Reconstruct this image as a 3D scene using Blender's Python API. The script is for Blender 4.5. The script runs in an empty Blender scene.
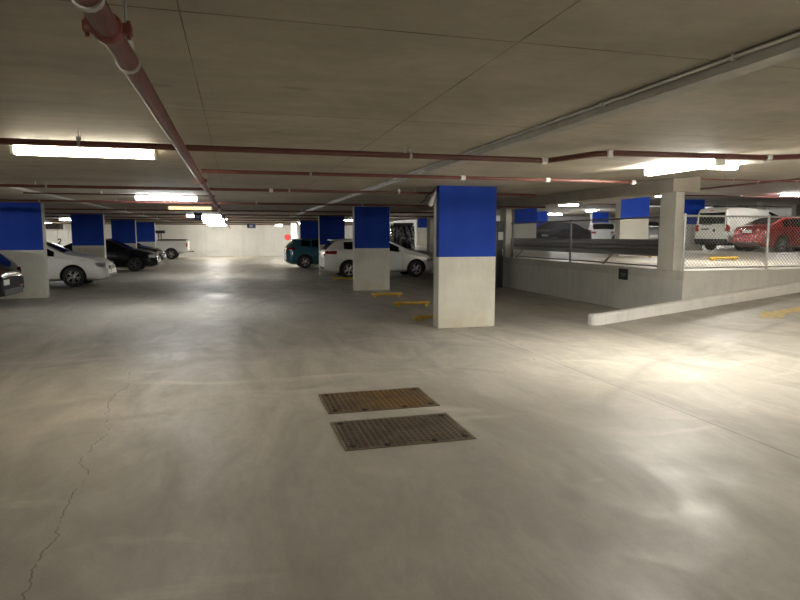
import bpy, bmesh, math, random
from mathutils import Vector, Matrix
random.seed(4)
sc = bpy.context.scene
C = sc.collection
R = math.radians
PI = math.pi

# ------------------------------------------------------------------ materials
class NT:
    def __init__(s, name):
        s.m = bpy.data.materials.new(name); s.m.use_nodes = True
        s.t = s.m.node_tree; s.t.nodes.clear()
        s.out = s.t.nodes.new('ShaderNodeOutputMaterial')
        s.b = s.t.nodes.new('ShaderNodeBsdfPrincipled')
        s.t.links.new(s.b.outputs[0], s.out.inputs[0])
    def n(s, typ, **kw):
        nd = s.t.nodes.new(typ)
        for k, v in kw.items(): setattr(nd, k, v)
        return nd
    def put(s, sock, v):
        if isinstance(v, bpy.types.NodeSocket): s.t.links.new(v, sock)
        elif isinstance(v, (tuple, list)) and sock.type == 'RGBA': sock.default_value = (*v[:3], 1)
        else: sock.default_value = v
    def math(s, op, a, b=0.0, c=0.0, clamp=False):
        nd = s.n('ShaderNodeMath', operation=op, use_clamp=clamp)
        s.put(nd.inputs[0], a); s.put(nd.inputs[1], b); s.put(nd.inputs[2], c)
        return nd.outputs[0]
    def pos(s):
        if not hasattr(s, '_p'): s._p = s.n('ShaderNodeTexCoord').outputs['Object']
        return s._p
    def xyz(s):
        if not hasattr(s, '_x'):
            nd = s.n('ShaderNodeSeparateXYZ'); s.put(nd.inputs[0], s.pos()); s._x = nd.outputs
        return s._x
    def normal(s):
        nd = s.n('ShaderNodeSeparateXYZ'); s.put(nd.inputs[0], s.n('ShaderNodeTexCoord').outputs['Normal']); return nd.outputs
    def noise(s, scale, detail=4, rough=.55, stretch=None, dist=0.0, loc=(0,0,0), rot=(0,0,0)):
        v = s.pos()
        if stretch or any(loc) or any(rot):
            mp = s.n('ShaderNodeMapping'); s.put(mp.inputs[0], v)
            mp.inputs['Scale'].default_value = stretch or (1,1,1); mp.inputs['Location'].default_value = loc
            mp.inputs['Rotation'].default_value = rot
            v = mp.outputs[0]
        nd = s.n('ShaderNodeTexNoise'); s.put(nd.inputs['Vector'], v)
        nd.inputs['Scale'].default_value = scale; nd.inputs['Detail'].default_value = detail
        nd.inputs['Roughness'].default_value = rough; nd.inputs['Distortion'].default_value = dist
        return nd.outputs[0]
    def mix(s, f, a, b, mode='MIX'):
        nd = s.n('ShaderNodeMix', data_type='RGBA', blend_type=mode)
        s.put(nd.inputs[0], f); s.put(nd.inputs[6], a); s.put(nd.inputs[7], b)
        return nd.outputs[2]
    def ramp(s, f, a, b, lo=0.0, hi=1.0):
        nd = s.n('ShaderNodeMapRange', clamp=True)
        s.put(nd.inputs[0], f); nd.inputs[1].default_value = a; nd.inputs[2].default_value = b
        nd.inputs[3].default_value = lo; nd.inputs[4].default_value = hi
        return nd.outputs[0]
    def line(s, v, at, w):     # 1 on a thin line v == at
        return s.math('LESS_THAN', s.math('ABSOLUTE', s.math('SUBTRACT', v, at)), w)
    def soft(s, v, at, w):
        return s.ramp(s.math('ABSOLUTE', s.math('SUBTRACT', v, at)), 0, w, 1, 0)
    def bump(s, h, strength=.2, dist=.01):
        nd = s.n('ShaderNodeBump'); s.put(nd.inputs['Height'], h)
        nd.inputs['Strength'].default_value = strength; nd.inputs['Distance'].default_value = dist
        s.t.links.new(nd.outputs[0], s.b.inputs['Normal'])
    def set(s, col=None, rough=None, metal=None, coat=None):
        if col is not None: s.put(s.b.inputs['Base Color'], col)
        if rough is not None: s.put(s.b.inputs['Roughness'], rough)
        if metal is not None: s.put(s.b.inputs['Metallic'], metal)
        if coat is not None: s.b.inputs['Coat Weight'].default_value = coat; s.b.inputs['Coat Roughness'].default_value = .06
        return s.m

def simple(name, col, rough=.5, metal=0.0, coat=None, var=.12, scale=9):
    k = NT(name)
    f = k.ramp(k.noise(scale), .3, .7, 0, 1)
    c = k.mix(f, tuple(x*(1-var) for x in col), tuple(min(1, x*(1+var)) for x in col))
    return k.set(c, rough, metal, coat)
def emit(name, col, s):
    k = NT(name); k.set((.8,.8,.8), .4)
    k.b.inputs['Emission Color'].default_value = (*col, 1); k.b.inputs['Emission Strength'].default_value = s
    return k.m

def concrete(name, a, b, rough=.75, scale=1.2, bump=.25, blotch=None):
    k = NT(name)
    f = k.ramp(k.noise(scale, 7, .6), .3, .7)
    c = k.mix(f, a, b)
    g = k.ramp(k.noise(scale*9, 5, .7), .35, .75)
    c = k.mix(k.math('MULTIPLY', g, .25), c, tuple(x*.72 for x in a))
    st = k.ramp(k.noise(scale*1.5, 4, .6, stretch=(3, 3, .25)), .5, .72)
    c = k.mix(k.math('MULTIPLY', st, .22), c, tuple(x*.6 for x in a))
    k.bump(k.noise(scale*40, 4, .6), bump, .004)
    return k.set(c, rough)

def floor_mat():
    k = NT('polished_grey_concrete')
    x, y, z = k.xyz()
    f = k.ramp(k.noise(.35, 6, .6, dist=.6), .32, .68)
    c = k.mix(f, FLOOR_A, FLOOR_B)
    sw = k.ramp(k.noise(1.3, 6, .65, stretch=(1, .32, 1), dist=1.2, rot=(0, 0, .5)), .38, .66)
    c = k.mix(k.math('MULTIPLY', sw, .62), c, tuple(v*.70 for v in FLOOR_A))
    fine = k.ramp(k.noise(14, 6, .7, stretch=(1, .4, 1), rot=(0, 0, .7)), .35, .7)
    c = k.mix(k.math('MULTIPLY', fine, .34), c, tuple(v*.72 for v in FLOOR_A))
    pale = k.ramp(k.noise(.8, 5, .6, stretch=(.6, 1.3, 1), dist=1.5, loc=(4, 7, 0)), .56, .72)
    c = k.mix(k.math('MULTIPLY', pale, .38), c, tuple(min(1, v*1.3) for v in FLOOR_B))
    gr = k.ramp(k.noise(70, 3, .6), .35, .65)
    c = k.mix(k.math('MULTIPLY', gr, .16), c, tuple(v*.6 for v in FLOOR_A))
    # worn tyre arcs
    marks = None
    wob = k.math('MULTIPLY', k.noise(.5, 2), .5)
    for cx, cy, rr, w in ((9.5, -1.2, 7.2, .13), (9.6, -1.1, 8.9, .12), (-2.5, 12, 6.8, .14), (7.4, 12.2, 7.6, .12), (7.2, 12.4, 6.1, .12), (5.6, 1.4, 2.6, .10), (11, 1, 6.0, .12)):
        d = k.math('SQRT', k.math('ADD', k.math('POWER', k.math('SUBTRACT', x, cx), 2.0), k.math('POWER', k.math('SUBTRACT', y, cy), 2.0)))
        m = k.soft(k.math('ADD', d, wob), rr, w)
        marks = m if marks is None else k.math('MAXIMUM', marks, m)
    marks = k.math('MULTIPLY', marks, k.ramp(k.noise(.9, 4), 40e-2, .6, 0, .42))
    c = k.mix(marks, c, tuple(v*.55 for v in FLOOR_A))
    # saw cut joints
    jx = k.math('MULTIPLY', k.line(x, 3.9, .007), k.math('LESS_THAN', y, 9.75))
    jy = k.line(y, -1.0, .006)
    # wandering hairline crack
    wx = k.math('ADD', k.math('MULTIPLY', k.math('SUBTRACT', k.noise(.9, 6, .62, stretch=(0, 1, 0)), .5), .55), k.math('MULTIPLY', y, -.065))
    cr = k.line(k.math('SUBTRACT', x, wx), -.76, .0042)
    cr = k.math('MULTIPLY', cr, k.math('MULTIPLY', k.math('LESS_THAN', y, 7.6), k.ramp(k.noise(3, 3, .7), .42, .5)))
    ln = k.math('MAXIMUM', k.math('MAXIMUM', jx, jy), cr)
    c = k.mix(k.math('MULTIPLY', ln, .6), c, (.06, .055, .05))
    sp = k.math('GREATER_THAN', k.noise(5.5, 2, .4), .80)
    c = k.mix(k.math('MULTIPLY', sp, .6), c, (.06, .055, .05))
    r = k.math('ADD', k.ramp(f, 0, 1, .45, .56), k.math('MULTIPLY', sw, .16))
    r = k.math('SUBTRACT', r, k.math('MULTIPLY', k.ramp(k.noise(1.1, 6, .7, dist=1.0, loc=(9,2,0)), .5, .7), .16)); k.b.inputs['Specular IOR Level'].default_value = .32
    k.bump(k.math('ADD', k.noise(22, 5, .65), k.math('MULTIPLY', k.noise(2.0, 3), 2.0)), .12, .01)
    return k.set(c, r)
FLOOR_A = (.365, .342, .295); FLOOR_B = (.53, .50, .443)

def ceil_mat():
    k = NT('board_marked_ceiling_concrete')
    x, y, z = k.xyz()
    f = k.ramp(k.noise(.7, 6, .6, dist=.4), .3, .7)
    c = k.mix(f, (.34, .308, .246), (.53, .487, .40))
    g = k.ramp(k.noise(7, 6, .7), .38, .68)
    c = k.mix(k.math('MULTIPLY', g, .28), c, (.25, .225, .18))
    st = k.ramp(k.noise(1.4, 6, .65, stretch=(.35, 2.2, 1)), .45, .7)
    c = k.mix(k.math('MULTIPLY', st, .5), c, (.27, .245, .20))
    ln = None
    for at in (-6.3, -3.05, -.18, 1.23, 4.4, 7.4):
        m = k.line(x, at, .0025 if abs(at) < 1 else .005); ln = m if ln is None else k.math('MAXIMUM', ln, m)
    for at in (-.6, 2.52, 4.4, 6.3, 8.2, 10.1, 12, 14, 16, 18, 20, 23, 26):
        ln = k.math('MAXIMUM', ln, k.line(y, at, .006))
    ln = k.math('MULTIPLY', ln, k.ramp(k.noise(1.6, 3), .38, .6, .35, .95))
    c = k.mix(ln, c, (.12, .10, .08))
    bl = k.ramp(k.noise(3.2, 3, .5, stretch=(.7, 1.6, 1), loc=(3, 1, 0)), .66, .74)
    c = k.mix(k.math('MULTIPLY', bl, .45), c, (.20, .175, .14))
    k.bump(k.noise(18, 5, .6), .15, .004)
    k.b.inputs['Specular IOR Level'].default_value = .3
    return k.set(c, .7)

def column_mat(name, wrap=0.0, tone=1.0):
    k = NT(name)
    x, y, z = k.xyz(); nx, ny, nz = k.normal()
    f = k.ramp(k.noise(1.6, 6, .6), .3, .7)
    c = k.mix(f, (.57*tone, .56*tone, .50*tone), (.70*tone, .69*tone, .62*tone))
    st = k.ramp(k.noise(5, 5, .7, stretch=(1, 1, .5)), .5, .75)
    c = k.mix(k.math('MULTIPLY', st, .3), c, (.42, .38, .30))
    foot = k.math('MULTIPLY', k.ramp(z, 0, .5, 1, 0), k.ramp(k.noise(4, 4), .35, .7))
    c = k.mix(k.math('MULTIPLY', foot, .6), c, (.52, .48, .30))
    blue = k.mix(k.ramp(k.noise(2, 3), .3, .7), (.006, .038, .30), (.010, .050, .38))
    up = k.math('GREATER_THAN', z, 1.24)
    face = k.math('GREATER_THAN', k.math('ABSOLUTE', ny), .5)
    if wrap: face = k.math('MAXIMUM', face, k.math('LESS_THAN', y, wrap))
    m = k.math('MULTIPLY', up, face)
    c = k.mix(m, c, blue)
    k.bump(k.noise(30, 4, .6), .15, .004)
    k.b.inputs['Specular IOR Level'].default_value = .22
    return k.set(c, .72)

def steel(name, col=(.55,.55,.54), rough=.42, metal=.8):
    k = NT(name)
    c = k.mix(k.ramp(k.noise(6, 4), .3, .7), tuple(v*.75 for v in col), col)
    return k.set(c, k.ramp(k.noise(9, 3), .3, .7, rough-.08, rough+.1), metal)

M = {}
M['floor'] = floor_mat(); M['ceiling'] = ceil_mat()
M['wall'] = concrete('pale_wall_concrete', (.56,.555,.52), (.66,.65,.61), .7, .8)
M['deck_wall'] = concrete('retaining_wall_concrete', (.54,.535,.50), (.64,.63,.59), .8, 1.4)
M['post'] = concrete('post_concrete', (.46,.45,.40), (.56,.55,.49), .8, 1.6)
M['beam'] = concrete('beam_concrete', (.34,.31,.26), (.45,.415,.35), .8, 1.6)
M['kerb'] = concrete('kerb_concrete', (.74,.73,.70), (.86,.85,.82), .7, 3)
M['deck'] = concrete('deck_concrete', (.42,.39,.33), (.52,.485,.42), .5, .7)
M['col'] = column_mat('blue_topped_column'); M['col_wrap'] = column_mat('blue_topped_column_wrapped', .14)
M['brown_pipe'] = simple('brown_red_pipe_paint', (.13,.040,.030), .5, 0, .08, .2, 5)
M['red_coupling'] = simple('red_coupling_paint', (.16,.035,.025), .5, 0, .2, .2, 12)
M['galv'] = steel('galvanised_steel', (.52,.52,.50)); M['galv_dark'] = steel('dull_galvanised_steel', (.27,.265,.25), .55, .6)
M['galv_light'] = steel('bright_fence_steel', (.62,.62,.6), .45, .5)
M['guard'] = steel('dark_guard_steel', (.17,.17,.175), .38, .7)
M['white'] = simple('white_plastic', (.75,.75,.72), .4, var=.05)
M['yellow'] = simple('yellow_paint', (.62,.40,.05), .45, 0, .2, .2, 14)
M['yellow_road'] = simple('worn_yellow_road_paint', (.52,.40,.16), .7, 0, None, .25, 14)
M['black'] = simple('black_plastic', (.02,.02,.02), .45)
M['rubber'] = simple('tyre_rubber', (.018,.018,.018), .75)
M['dark'] = simple('dark_recess', (.008,.008,.008), .8)
M['alloy'] = steel('alloy_rim', (.62,.62,.63), .28, .9); M['alloy_dark'] = steel('dark_alloy_rim', (.12,.12,.125), .35, .8)
M['glass'] = simple('dark_car_glass', (.012,.014,.016), .06, 0, .6, .05)
M['glass_clear'] = simple('lamp_glass', (.62,.64,.66), .12, .4, 1.0, .1, 30)
M['tail'] = simple('red_tail_lamp_glass', (.42,.012,.012), .15, 0, 1.0, .2, 25)
M['chrome'] = steel('chrome_trim', (.75,.75,.75), .15, 1.0)
M['plate'] = simple('plate_enamel', (.72,.72,.68), .4, var=.08, scale=40)
M['paint_white'] = simple('white_car_paint', (.80,.80,.77), .3, 0, .5, .03)
M['paint_cream'] = simple('cream_van_paint', (.80,.79,.70), .3, 0, .5, .03)
M['paint_black'] = simple('black_car_paint', (.008,.008,.010), .12, 0, .1, .05); M['paint_black'].node_tree.nodes['Principled BSDF'].inputs['Specular IOR Level'].default_value = .3
M['paint_grey'] = simple('dark_grey_car_paint', (.035,.035,.038), .25, .4, .9, .05)
M['paint_teal'] = simple('teal_blue_car_paint', (.03,.12,.17), .25, .3, .9, .05)
M['paint_red'] = simple('red_car_paint', (.33,.016,.018), .25, .2, .9, .05)
M['paint_silver'] = simple('silver_car_paint', (.42,.42,.43), .28, .6, .8, .04)
M['blue_sign'] = simple('blue_sign_face', (.06,.12,.42), .4, var=.1)
M['red'] = simple('red_reel_paint', (.55,.03,.03), .35, 0, .4, .08)
M['shutter'] = simple('white_door_paint', (.74,.74,.72), .5, var=.04)

def tread_mat(name, a, b, rust):
    k = NT(name)
    x, y, z = k.xyz()
    n = k.ramp(k.noise(3.2, 5, .6), .38, .62)
    c = k.mix(n, a, b)
    rm = k.math('MULTIPLY', k.math('MULTIPLY', k.soft(x, .12, .5), k.ramp(k.noise(5, 5, .65), .3, .65)), rust)
    c = k.mix(rm, c, (.36, .205, .06))
    return k.set(c, .6, .45)
M['tread'] = tread_mat('brown_steel_grating', (.15,.12,.085), (.22,.18,.13), .12)
M['tread_rust'] = tread_mat('rusty_steel_grating', (.16,.12,.075), (.24,.175,.10), 1.0)

def foil():
    k = NT('crinkled_silver_film')
    v = k.n('ShaderNodeTexVoronoi'); k.put(v.inputs['Vector'], k.pos()); v.inputs['Scale'].default_value = 9
    k.bump(k.math('ADD', v.outputs[0], k.noise(7, 6, .7, stretch=(1, 1, .4))), 1.0, .25)
    c = k.mix(k.ramp(k.noise(5, 5, .6, stretch=(1.6, 1.6, .5)), .4, .62), (.07, .075, .07), (.72, .73, .78))
    return k.set(c, .14, .85)
M['foil'] = foil()
SC = 1.0
M['lamp_warm'] = emit('warm_tube_light', (1.0,.89,.68), 17*SC)
M['lamp_cool'] = emit('cool_tube_light', (.96,.98,1.0), 36*SC)
M['lamp_yellow'] = emit('yellow_tube_light', (1.0,.74,.34), .5*SC)
M['lamp_neutral'] = emit('neutral_tube_light', (1.0,.955,.86), 98*SC)
M['lamp_ramp'] = emit('ramp_tube_light', (1.0,.88,.68), 28*SC)
M['lamp_deck'] = emit('deck_tube_light', (.97,.98,1.0), 75*SC)

# ------------------------------------------------------------------ mesh helpers
def finish(name, bm, mats, parent=None, smooth=False, loc=None):
    me = bpy.data.meshes.new(name)
    bmesh.ops.recalc_face_normals(bm, faces=bm.faces)
    bm.to_mesh(me); bm.free()
    for m in (mats if isinstance(mats, (list, tuple)) else [mats]): me.materials.append(m)
    if smooth:
        for p in me.polygons: p.use_smooth = True
        try: me.set_sharp_from_angle(angle=R(38))
        except Exception: pass
    o = bpy.data.objects.new(name, me); C.objects.link(o)
    if parent: o.parent = parent
    if loc: o.location = loc
    return o
def tag(o, label, cat, group=None, kind=None):
    if label: o['label'] = label
    if cat: o['category'] = cat
    if group: o['group'] = group
    if kind: o['kind'] = kind
    return o
def thing(name, label, cat, loc=(0,0,0), rz=0, group=None):
    o = bpy.data.objects.new(name, None); C.objects.link(o)
    o.location = loc; o.rotation_euler = (0,0,rz); o.empty_display_size = .1
    return tag(o, label, cat, group)
def struct(name, bm, m, label=None, smooth=False):
    o = finish(name, bm, m, None, smooth); o['kind'] = 'structure'
    if label: o['label'] = label
    return o
def copy_tree(o, parent=None):
    c = o.copy(); C.objects.link(c); c.parent = parent
    for ch in [x for x in bpy.data.objects if x.parent == o]: copy_tree(ch, c)
    return c
def box(bm, lo, hi, bev=0, mi=0):
    x0,y0,z0 = lo; x1,y1,z1 = hi
    vs = [bm.verts.new(p) for p in ((x0,y0,z0),(x1,y0,z0),(x1,y1,z0),(x0,y1,z0),(x0,y0,z1),(x1,y0,z1),(x1,y1,z1),(x0,y1,z1))]
    fs = [bm.faces.new([vs[i] for i in q]) for q in ((0,3,2,1),(4,5,6,7),(0,1,5,4),(1,2,6,5),(2,3,7,6),(3,0,4,7))]
    for f in fs: f.material_index = mi
    if bev:
        es = list({e for f in fs for e in f.edges})
        r = bmesh.ops.bevel(bm, geom=es, offset=bev, segments=2, affect='EDGES', profile=.5)
        for f in r['faces']: f.material_index = mi
    return vs
def prism(bm, poly, z0, z1):      # poly in xy, extruded along z; z1 may be a function
    g0 = z0 if callable(z0) else (lambda x, y: z0); g1 = z1 if callable(z1) else (lambda x, y: z1)
    a = [bm.verts.new((x, y, g0(x, y))) for x, y in poly]; b = [bm.verts.new((x, y, g1(x, y))) for x, y in poly]
    bm.faces.new(list(reversed(a))); bm.faces.new(b)
    n = len(poly)
    for i in range(n): bm.faces.new((a[i], a[(i+1)%n], b[(i+1)%n], b[i]))
def extr(bm, poly, axis, a0, a1, mi=0):   # poly of 2-D points in the plane across axis
    def mk(p, t):
        if axis == 'x': return (t, p[0], p[1])
        if axis == 'y': return (p[0], t, p[1])
        return (p[0], p[1], t)
    a = [bm.verts.new(mk(p, a0)) for p in poly]; b = [bm.verts.new(mk(p, a1)) for p in poly]
    fs = [bm.faces.new(list(reversed(a))), bm.faces.new(b)]
    n = len(poly)
    for i in range(n): fs.append(bm.faces.new((a[i], a[(i+1)%n], b[(i+1)%n], b[i])))
    for f in fs: f.material_index = mi
def tube(bm, pts, r, seg=10, cap=True, mi=0):
    pts = [Vector(p) for p in pts]; rings = []
    rr = r if isinstance(r, (list, tuple)) else [r]*len(pts)
    prev = None
    for i, p in enumerate(pts):
        if i == 0: t = pts[1]-p
        elif i == len(pts)-1: t = p-pts[i-1]
        else: t = (pts[i+1]-p).normalized() + (p-pts[i-1]).normalized()
        t.normalize()
        if prev is None:
            u = t.cross(Vector((0,0,1)))
            if u.length < .1: u = t.cross(Vector((1,0,0)))
        else: u = prev - t*prev.dot(t)
        u.normalize(); v = t.cross(u); prev = u
        rings.append([bm.verts.new(p + (u*math.cos(2*PI*k/seg) + v*math.sin(2*PI*k/seg))*rr[i]) for k in range(seg)])
    for a, b in zip(rings, rings[1:]):
        for k in range(seg):
            f = bm.faces.new((a[k], a[(k+1)%seg], b[(k+1)%seg], b[k])); f.material_index = mi
    if cap:
        for q in (list(reversed(rings[0])), rings[-1]):
            f = bm.faces.new(q); f.material_index = mi
def lathe(bm, prof, axis='y', seg=28, c=(0,0,0), closed=False):
    rings = []
    for r, h in prof:
        ring = []
        for k in range(seg):
            a = 2*PI*k/seg; p = (r*math.cos(a), h, r*math.sin(a)) if axis == 'y' else ((r*math.cos(a), r*math.sin(a), h) if axis == 'z' else (h, r*math.cos(a), r*math.sin(a)))
            ring.append(bm.verts.new((p[0]+c[0], p[1]+c[1], p[2]+c[2])))
        rings.append(ring)
    prs = list(zip(rings, rings[1:])) + ([(rings[-1], rings[0])] if closed else [])
    for a, b in prs:
        for k in range(seg): bm.faces.new((a[k], a[(k+1)%seg], b[(k+1)%seg], b[k]))
    if not closed:
        bm.faces.new(rings[0]); bm.faces.new(list(reversed(rings[-1])))
NB = bmesh.new

# ------------------------------------------------------------------ the setting
CZ = 2.45; UZ = 3.38; DZ = .93            # low ceiling, high ceiling, raised deck
WX, WY = 8.2, 9.57                        # corner of the raised deck
def cz(x, y=0): return CZ if x <= 4.6 else min(UZ, CZ + (x-4.6)*.068)
def rz_(x, y=0): return 0 if x < 6.3 else min(DZ, (x-6.3)*.108)

b = NB(); prism(b, [(-14,-7),(6.3,-7),(6.3,WY),(WX+.3,WY),(WX+.3,49),(-14,49)], -.2, 0.0)
struct('floor', b, M['floor'], 'smooth grey concrete floor of the lower parking level')
b = NB()
prism(b, [(6.3,-7),(14.911,-7),(14.911,WY-.01),(6.3,WY-.01)], -.2, rz_)
prism(b, [(14.911,-7),(34,-7),(34,WY-.01),(14.911,WY-.01)], -.2, DZ)
struct('floor_ramp', b, M['floor'], 'concrete ramp rising to the right towards the raised deck')
b = NB(); prism(b, [(WX,WY),(34,WY),(34,49),(WX,49)], -.2, DZ)
struct('floor_deck', b, [M['deck_wall']], 'raised concrete parking deck behind the wire fence')
b = NB(); prism(b, [(WX+.02,WY+.02),(34,WY+.02),(34,49),(WX+.02,49)], DZ, DZ+.004)
struct('floor_deck_topping', b, M['deck'], 'pale smooth topping of the raised deck')
# darker capping band along the wall faces
b = NB(); box(b, (WX-.012, WY-.012, .76), (WX+.03, 49, DZ+.006)); 
struct('trim_1', b, M['post'], 'concrete capping band along the top of the low deck wall')

b = NB()
prism(b, [(-14,-7),(4.6,-7),(4.6,49),(-14,49)], CZ, CZ+.3)
def slab(poly):
    prism(b, poly, cz, lambda x, y: cz(x)+.28)
slab([(4.6,-7),(5.62,-7),(5.62,6.1),(5.62,49),(4.6,49)])
slab([(5.62,6.1),(8.3,9.35),(8.3,49),(5.62,49)])
slab([(5.62,-7),(17.9,-7),(17.9,6.1),(5.62,6.1)])
struct('ceiling', b, M['ceiling'], 'low stained concrete ceiling slab with formwork lines')
b = NB(); prism(b, [(4.6,-7),(34,-7),(34,49),(4.6,49)], UZ, UZ+.25)
struct('ceiling_upper', b, M['beam'], 'higher concrete ceiling over the raised deck')
b = NB(); box(b, (-14.2,49,-.2), (34.2,49.3,3.6)); struct('wall_back', b, M['wall'])
b = NB(); box(b, (-14.3,-7,-.2), (-14,49,3.6)); struct('wall_left', b, M['wall'])
b = NB(); box(b, (-14.2,-7.3,-.2), (34.2,-7,3.6)); struct('wall_front', b, M['deck_wall'])
b = NB(); box(b, (34,-7,-.2), (34.3,49,3.6)); struct('wall_right', b, M['deck_wall'])
b = NB(); box(b, (30.5,27,DZ), (34,27.3,UZ)); struct('wall_inner', b, M['beam'], 'grey concrete wall behind the red car')

# long beam on the deck edge, its cut end above the first post
b = NB(); box(b, (8.03,9.75,2.44), (8.65,49,UZ), .012)
tag(finish('concrete_beam', b, M['beam']), 'long grey concrete beam over the deck edge, resting on the square posts', 'beam')
POST = ['pale square concrete post at the deck corner, between the two wire fences',
        'narrow concrete post at the far end of the long dull wire fence',
        'dark narrow concrete post in the shade beyond the white hatchback bonnet']
for i, y in enumerate((9.8, 17.3, 24.9)):
    b = NB(); box(b, (8.15,y,DZ), (8.34,y+.44,2.445), .008)
    tag(finish('concrete_post', b, M['post']), POST[i], 'post')

# ------------------------------------------------------------------ columns
def column(x0, x1, y, z0, top, label, mat='col', d=.28, grp=None):
    b = NB(); box(b, (0,0,0), (x1-x0, d, top-z0), .008)
    o = finish('concrete_column', b, M[mat]); o.location = (x0, y, z0)
    tag(o, label, 'column', grp)
column(3.36, 4.42, 9.77, 0, CZ, 'nearest concrete column with bright blue top, right of centre', 'col_wrap')
column(3.36, 4.42, 17.33, 0, CZ, 'blue topped column in front of the white hatchback, second of the right row')
column(3.36, 4.42, 24.9, 0, CZ, 'blue topped column behind the white hatchback tail, third of the right row')
column(3.36, 4.42, 32.45, 0, CZ, 'blue topped column behind the teal car, fourth of the right row')
column(-5.87, -4.77, 17.4, 0, CZ, 'large blue topped column at the left edge behind the dark hatchback tail')
column(-5.87, -4.77, 24.9, 0, CZ, 'blue topped column behind the bonnet of the white sedan')
column(-5.87, -4.77, 32.45, 0, CZ, 'blue topped column behind the bonnet of the black sedan')
column(-5.87, -4.77, 40, 0, CZ, 'blue topped column just left of the white pickup tray')
column(12.25, 13.35, 17.3, DZ, UZ, 'wide blue topped column on the raised deck, just left of the corner post')
column(12.15, 13.25, 24.9, DZ, UZ, 'blue topped column on the raised deck at the left end of the long fence')
column(21.2, 22.4, 24.9, DZ, UZ, 'blue topped column on the raised deck behind the white van')
column(25.9, 27.3, 40, DZ, UZ, 'distant blue topped column on the raised deck above the white car with red lamps')
column(20.9, 22.2, 40, DZ, UZ, 'distant blue topped column on the raised deck partly behind another blue column')
column(12.2, 13.3, 40, DZ, UZ, 'distant blue column seen over the bonnet of the white hatchback')
b = NB(); lathe(b, [(.2,0),(.2,UZ-DZ)], 'z', 20)
o = finish('round_column', b, M['post'], None, True, (26.6,25.6,DZ)); tag(o, 'plain grey round column on the deck above the red car', 'column')

# ------------------------------------------------------------------ kerb, floor grates, markings
b = NB()
N = 40; xs = [6.19 + (14.8-6.19)*(i/N)**1.0 for i in range(N+1)]
def ring(x, sh=0, k=1):
    z = rz_(x)
    return [(x, 9.37+sh, z-.02), (x, 9.37+sh, z+.165*k), (x, 9.39+sh, z+.19*k), (x, 9.54-sh, z+.19*k), (x, 9.56-sh, z+.17*k), (x, 9.56-sh, z-.02)]
rr = [[b.verts.new(p) for p in ring(6.14, .05, .8)], [b.verts.new(p) for p in ring(6.155, .02, .93)]] + [[b.verts.new(p) for p in ring(x)] for x in xs]
for p, q in zip(rr, rr[1:]):
    for k in range(6): b.faces.new((p[k], p[(k+1)%6], q[(k+1)%6], q[k]))
b.faces.new(rr[0]); b.faces.new(list(reversed(rr[-1])))
tag(finish('concrete_kerb', b, M['kerb']), 'long pale concrete kerb climbing along the far side of the ramp', 'kerb')

def grate(x0, y0, x1, y1, label, mat, nx, ny):
    t = thing('floor_grate', label, 'grate', ((x0+x1)/2, (y0+y1)/2, 0), 0, None)
    w = (x1-x0)/2; h = (y1-y0)/2
    f = NB(); fr = .022
    for lo, hi in (((-w,-h,0),(w,-h+fr,.008)), ((-w,h-fr,0),(w,h,.008)), ((-w,-h+fr,0),(-w+fr,h-fr,.008)), ((w-fr,-h+fr,0),(w,h-fr,.008))): box(f, lo, hi)
    finish('frame', f, M['galv_dark' if 0 else 'tread'], t)
    p = NB(); box(p, (-w+fr,-h+fr,0), (w-fr,h-fr,.003), 0, 1)
    iw = 2*(w-fr); ih = 2*(h-fr)
    for i in range(nx):          # bars
        cx = -w+fr + iw*(i+.5)/nx
        box(p, (cx-iw/nx*.2, -h+fr, .003), (cx+iw/nx*.2, h-fr, .010))
    for j in range(ny):
        cy = -h+fr + ih*(j+.5)/ny
        box(p, (-w+fr, cy-.009, .003), (w-fr, cy+.009, .0100))
    finish('panel', p, [M[mat], M['dark']], t)
    for sx in (-1,1):
        for sy in (-1,1):
            k = NB(); lathe(k, [(.028,.004),(.028,.012),(.018,.014)], 'z', 14, (sx*(w-.07), sy*(h-.07), 0)); finish('lifting_hole', k, M['dark'], t)
    for sx in (-.4, .4):
        k = NB(); lathe(k, [(.026,.004),(.026,.012),(.018,.014)], 'z', 14, (sx*w*.9, -h+.035, 0)); finish('lifting_hole', k, M['dark'], t)
grate(.77, 5.25, 1.83, 5.95, 'rust-orange steel floor grate, the farther of the two in the floor', 'tread_rust', 20, 13)
grate(.75, 4.29, 1.80, 5.0, 'dark brown steel floor grate, the nearer of the two in the floor', 'tread', 20, 13)

b = NB()
poly = [(8.45,8.05),(8.9,8.42),(8.95,8.30),(13,8.30),(13,8.0),(8.95,8.0),(8.7,7.8)]
prism(b, poly, lambda x,y: rz_(x)+.001, lambda x,y: rz_(x)+.004)
tag(finish('painted_arrow', b, M['yellow_road']), 'worn yellow arrow painted on the ramp', 'road marking')

def wheel_stop(x0, x1, y, z, label):
    t = thing('wheel_stop', label, 'wheel stop', ((x0+x1)/2, y, z), 0, None)
    w = (x1-x0)/2
    b = NB(); tube(b, [(-w,0,  .075),(w,0,.075)], .036, 12); finish('bar', b, M['yellow'], t, True)
    for s in (-1,1):
        b = NB(); box(b, (s*w*.8-.03,-.05,0), (s*w*.8+.03,.05,.07), .006); finish('foot', b, M['yellow'], t)
        b = NB(); tube(b, [(s*w-.006,0,.075),(s*w+.012,0,.075)], .042, 12); finish('end_cap', b, M['yellow'], t, True)
wheel_stop(3.42, 4.22, 15.3, 0, 'yellow bar wheel stop lying just in front of the second right column')
wheel_stop(3.45, 4.28, 13.1, 0, 'yellow bar wheel stop in the middle of the empty bay left of the nearest column')
wheel_stop(3.22, 4.02, 10.75, 0, 'yellow wheel stop mostly hidden behind the nearest blue column')
wheel_stop(3.38, 4.1, 21.5, 0, 'dim yellow wheel stop beneath the tail of the white hatchback')
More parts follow.
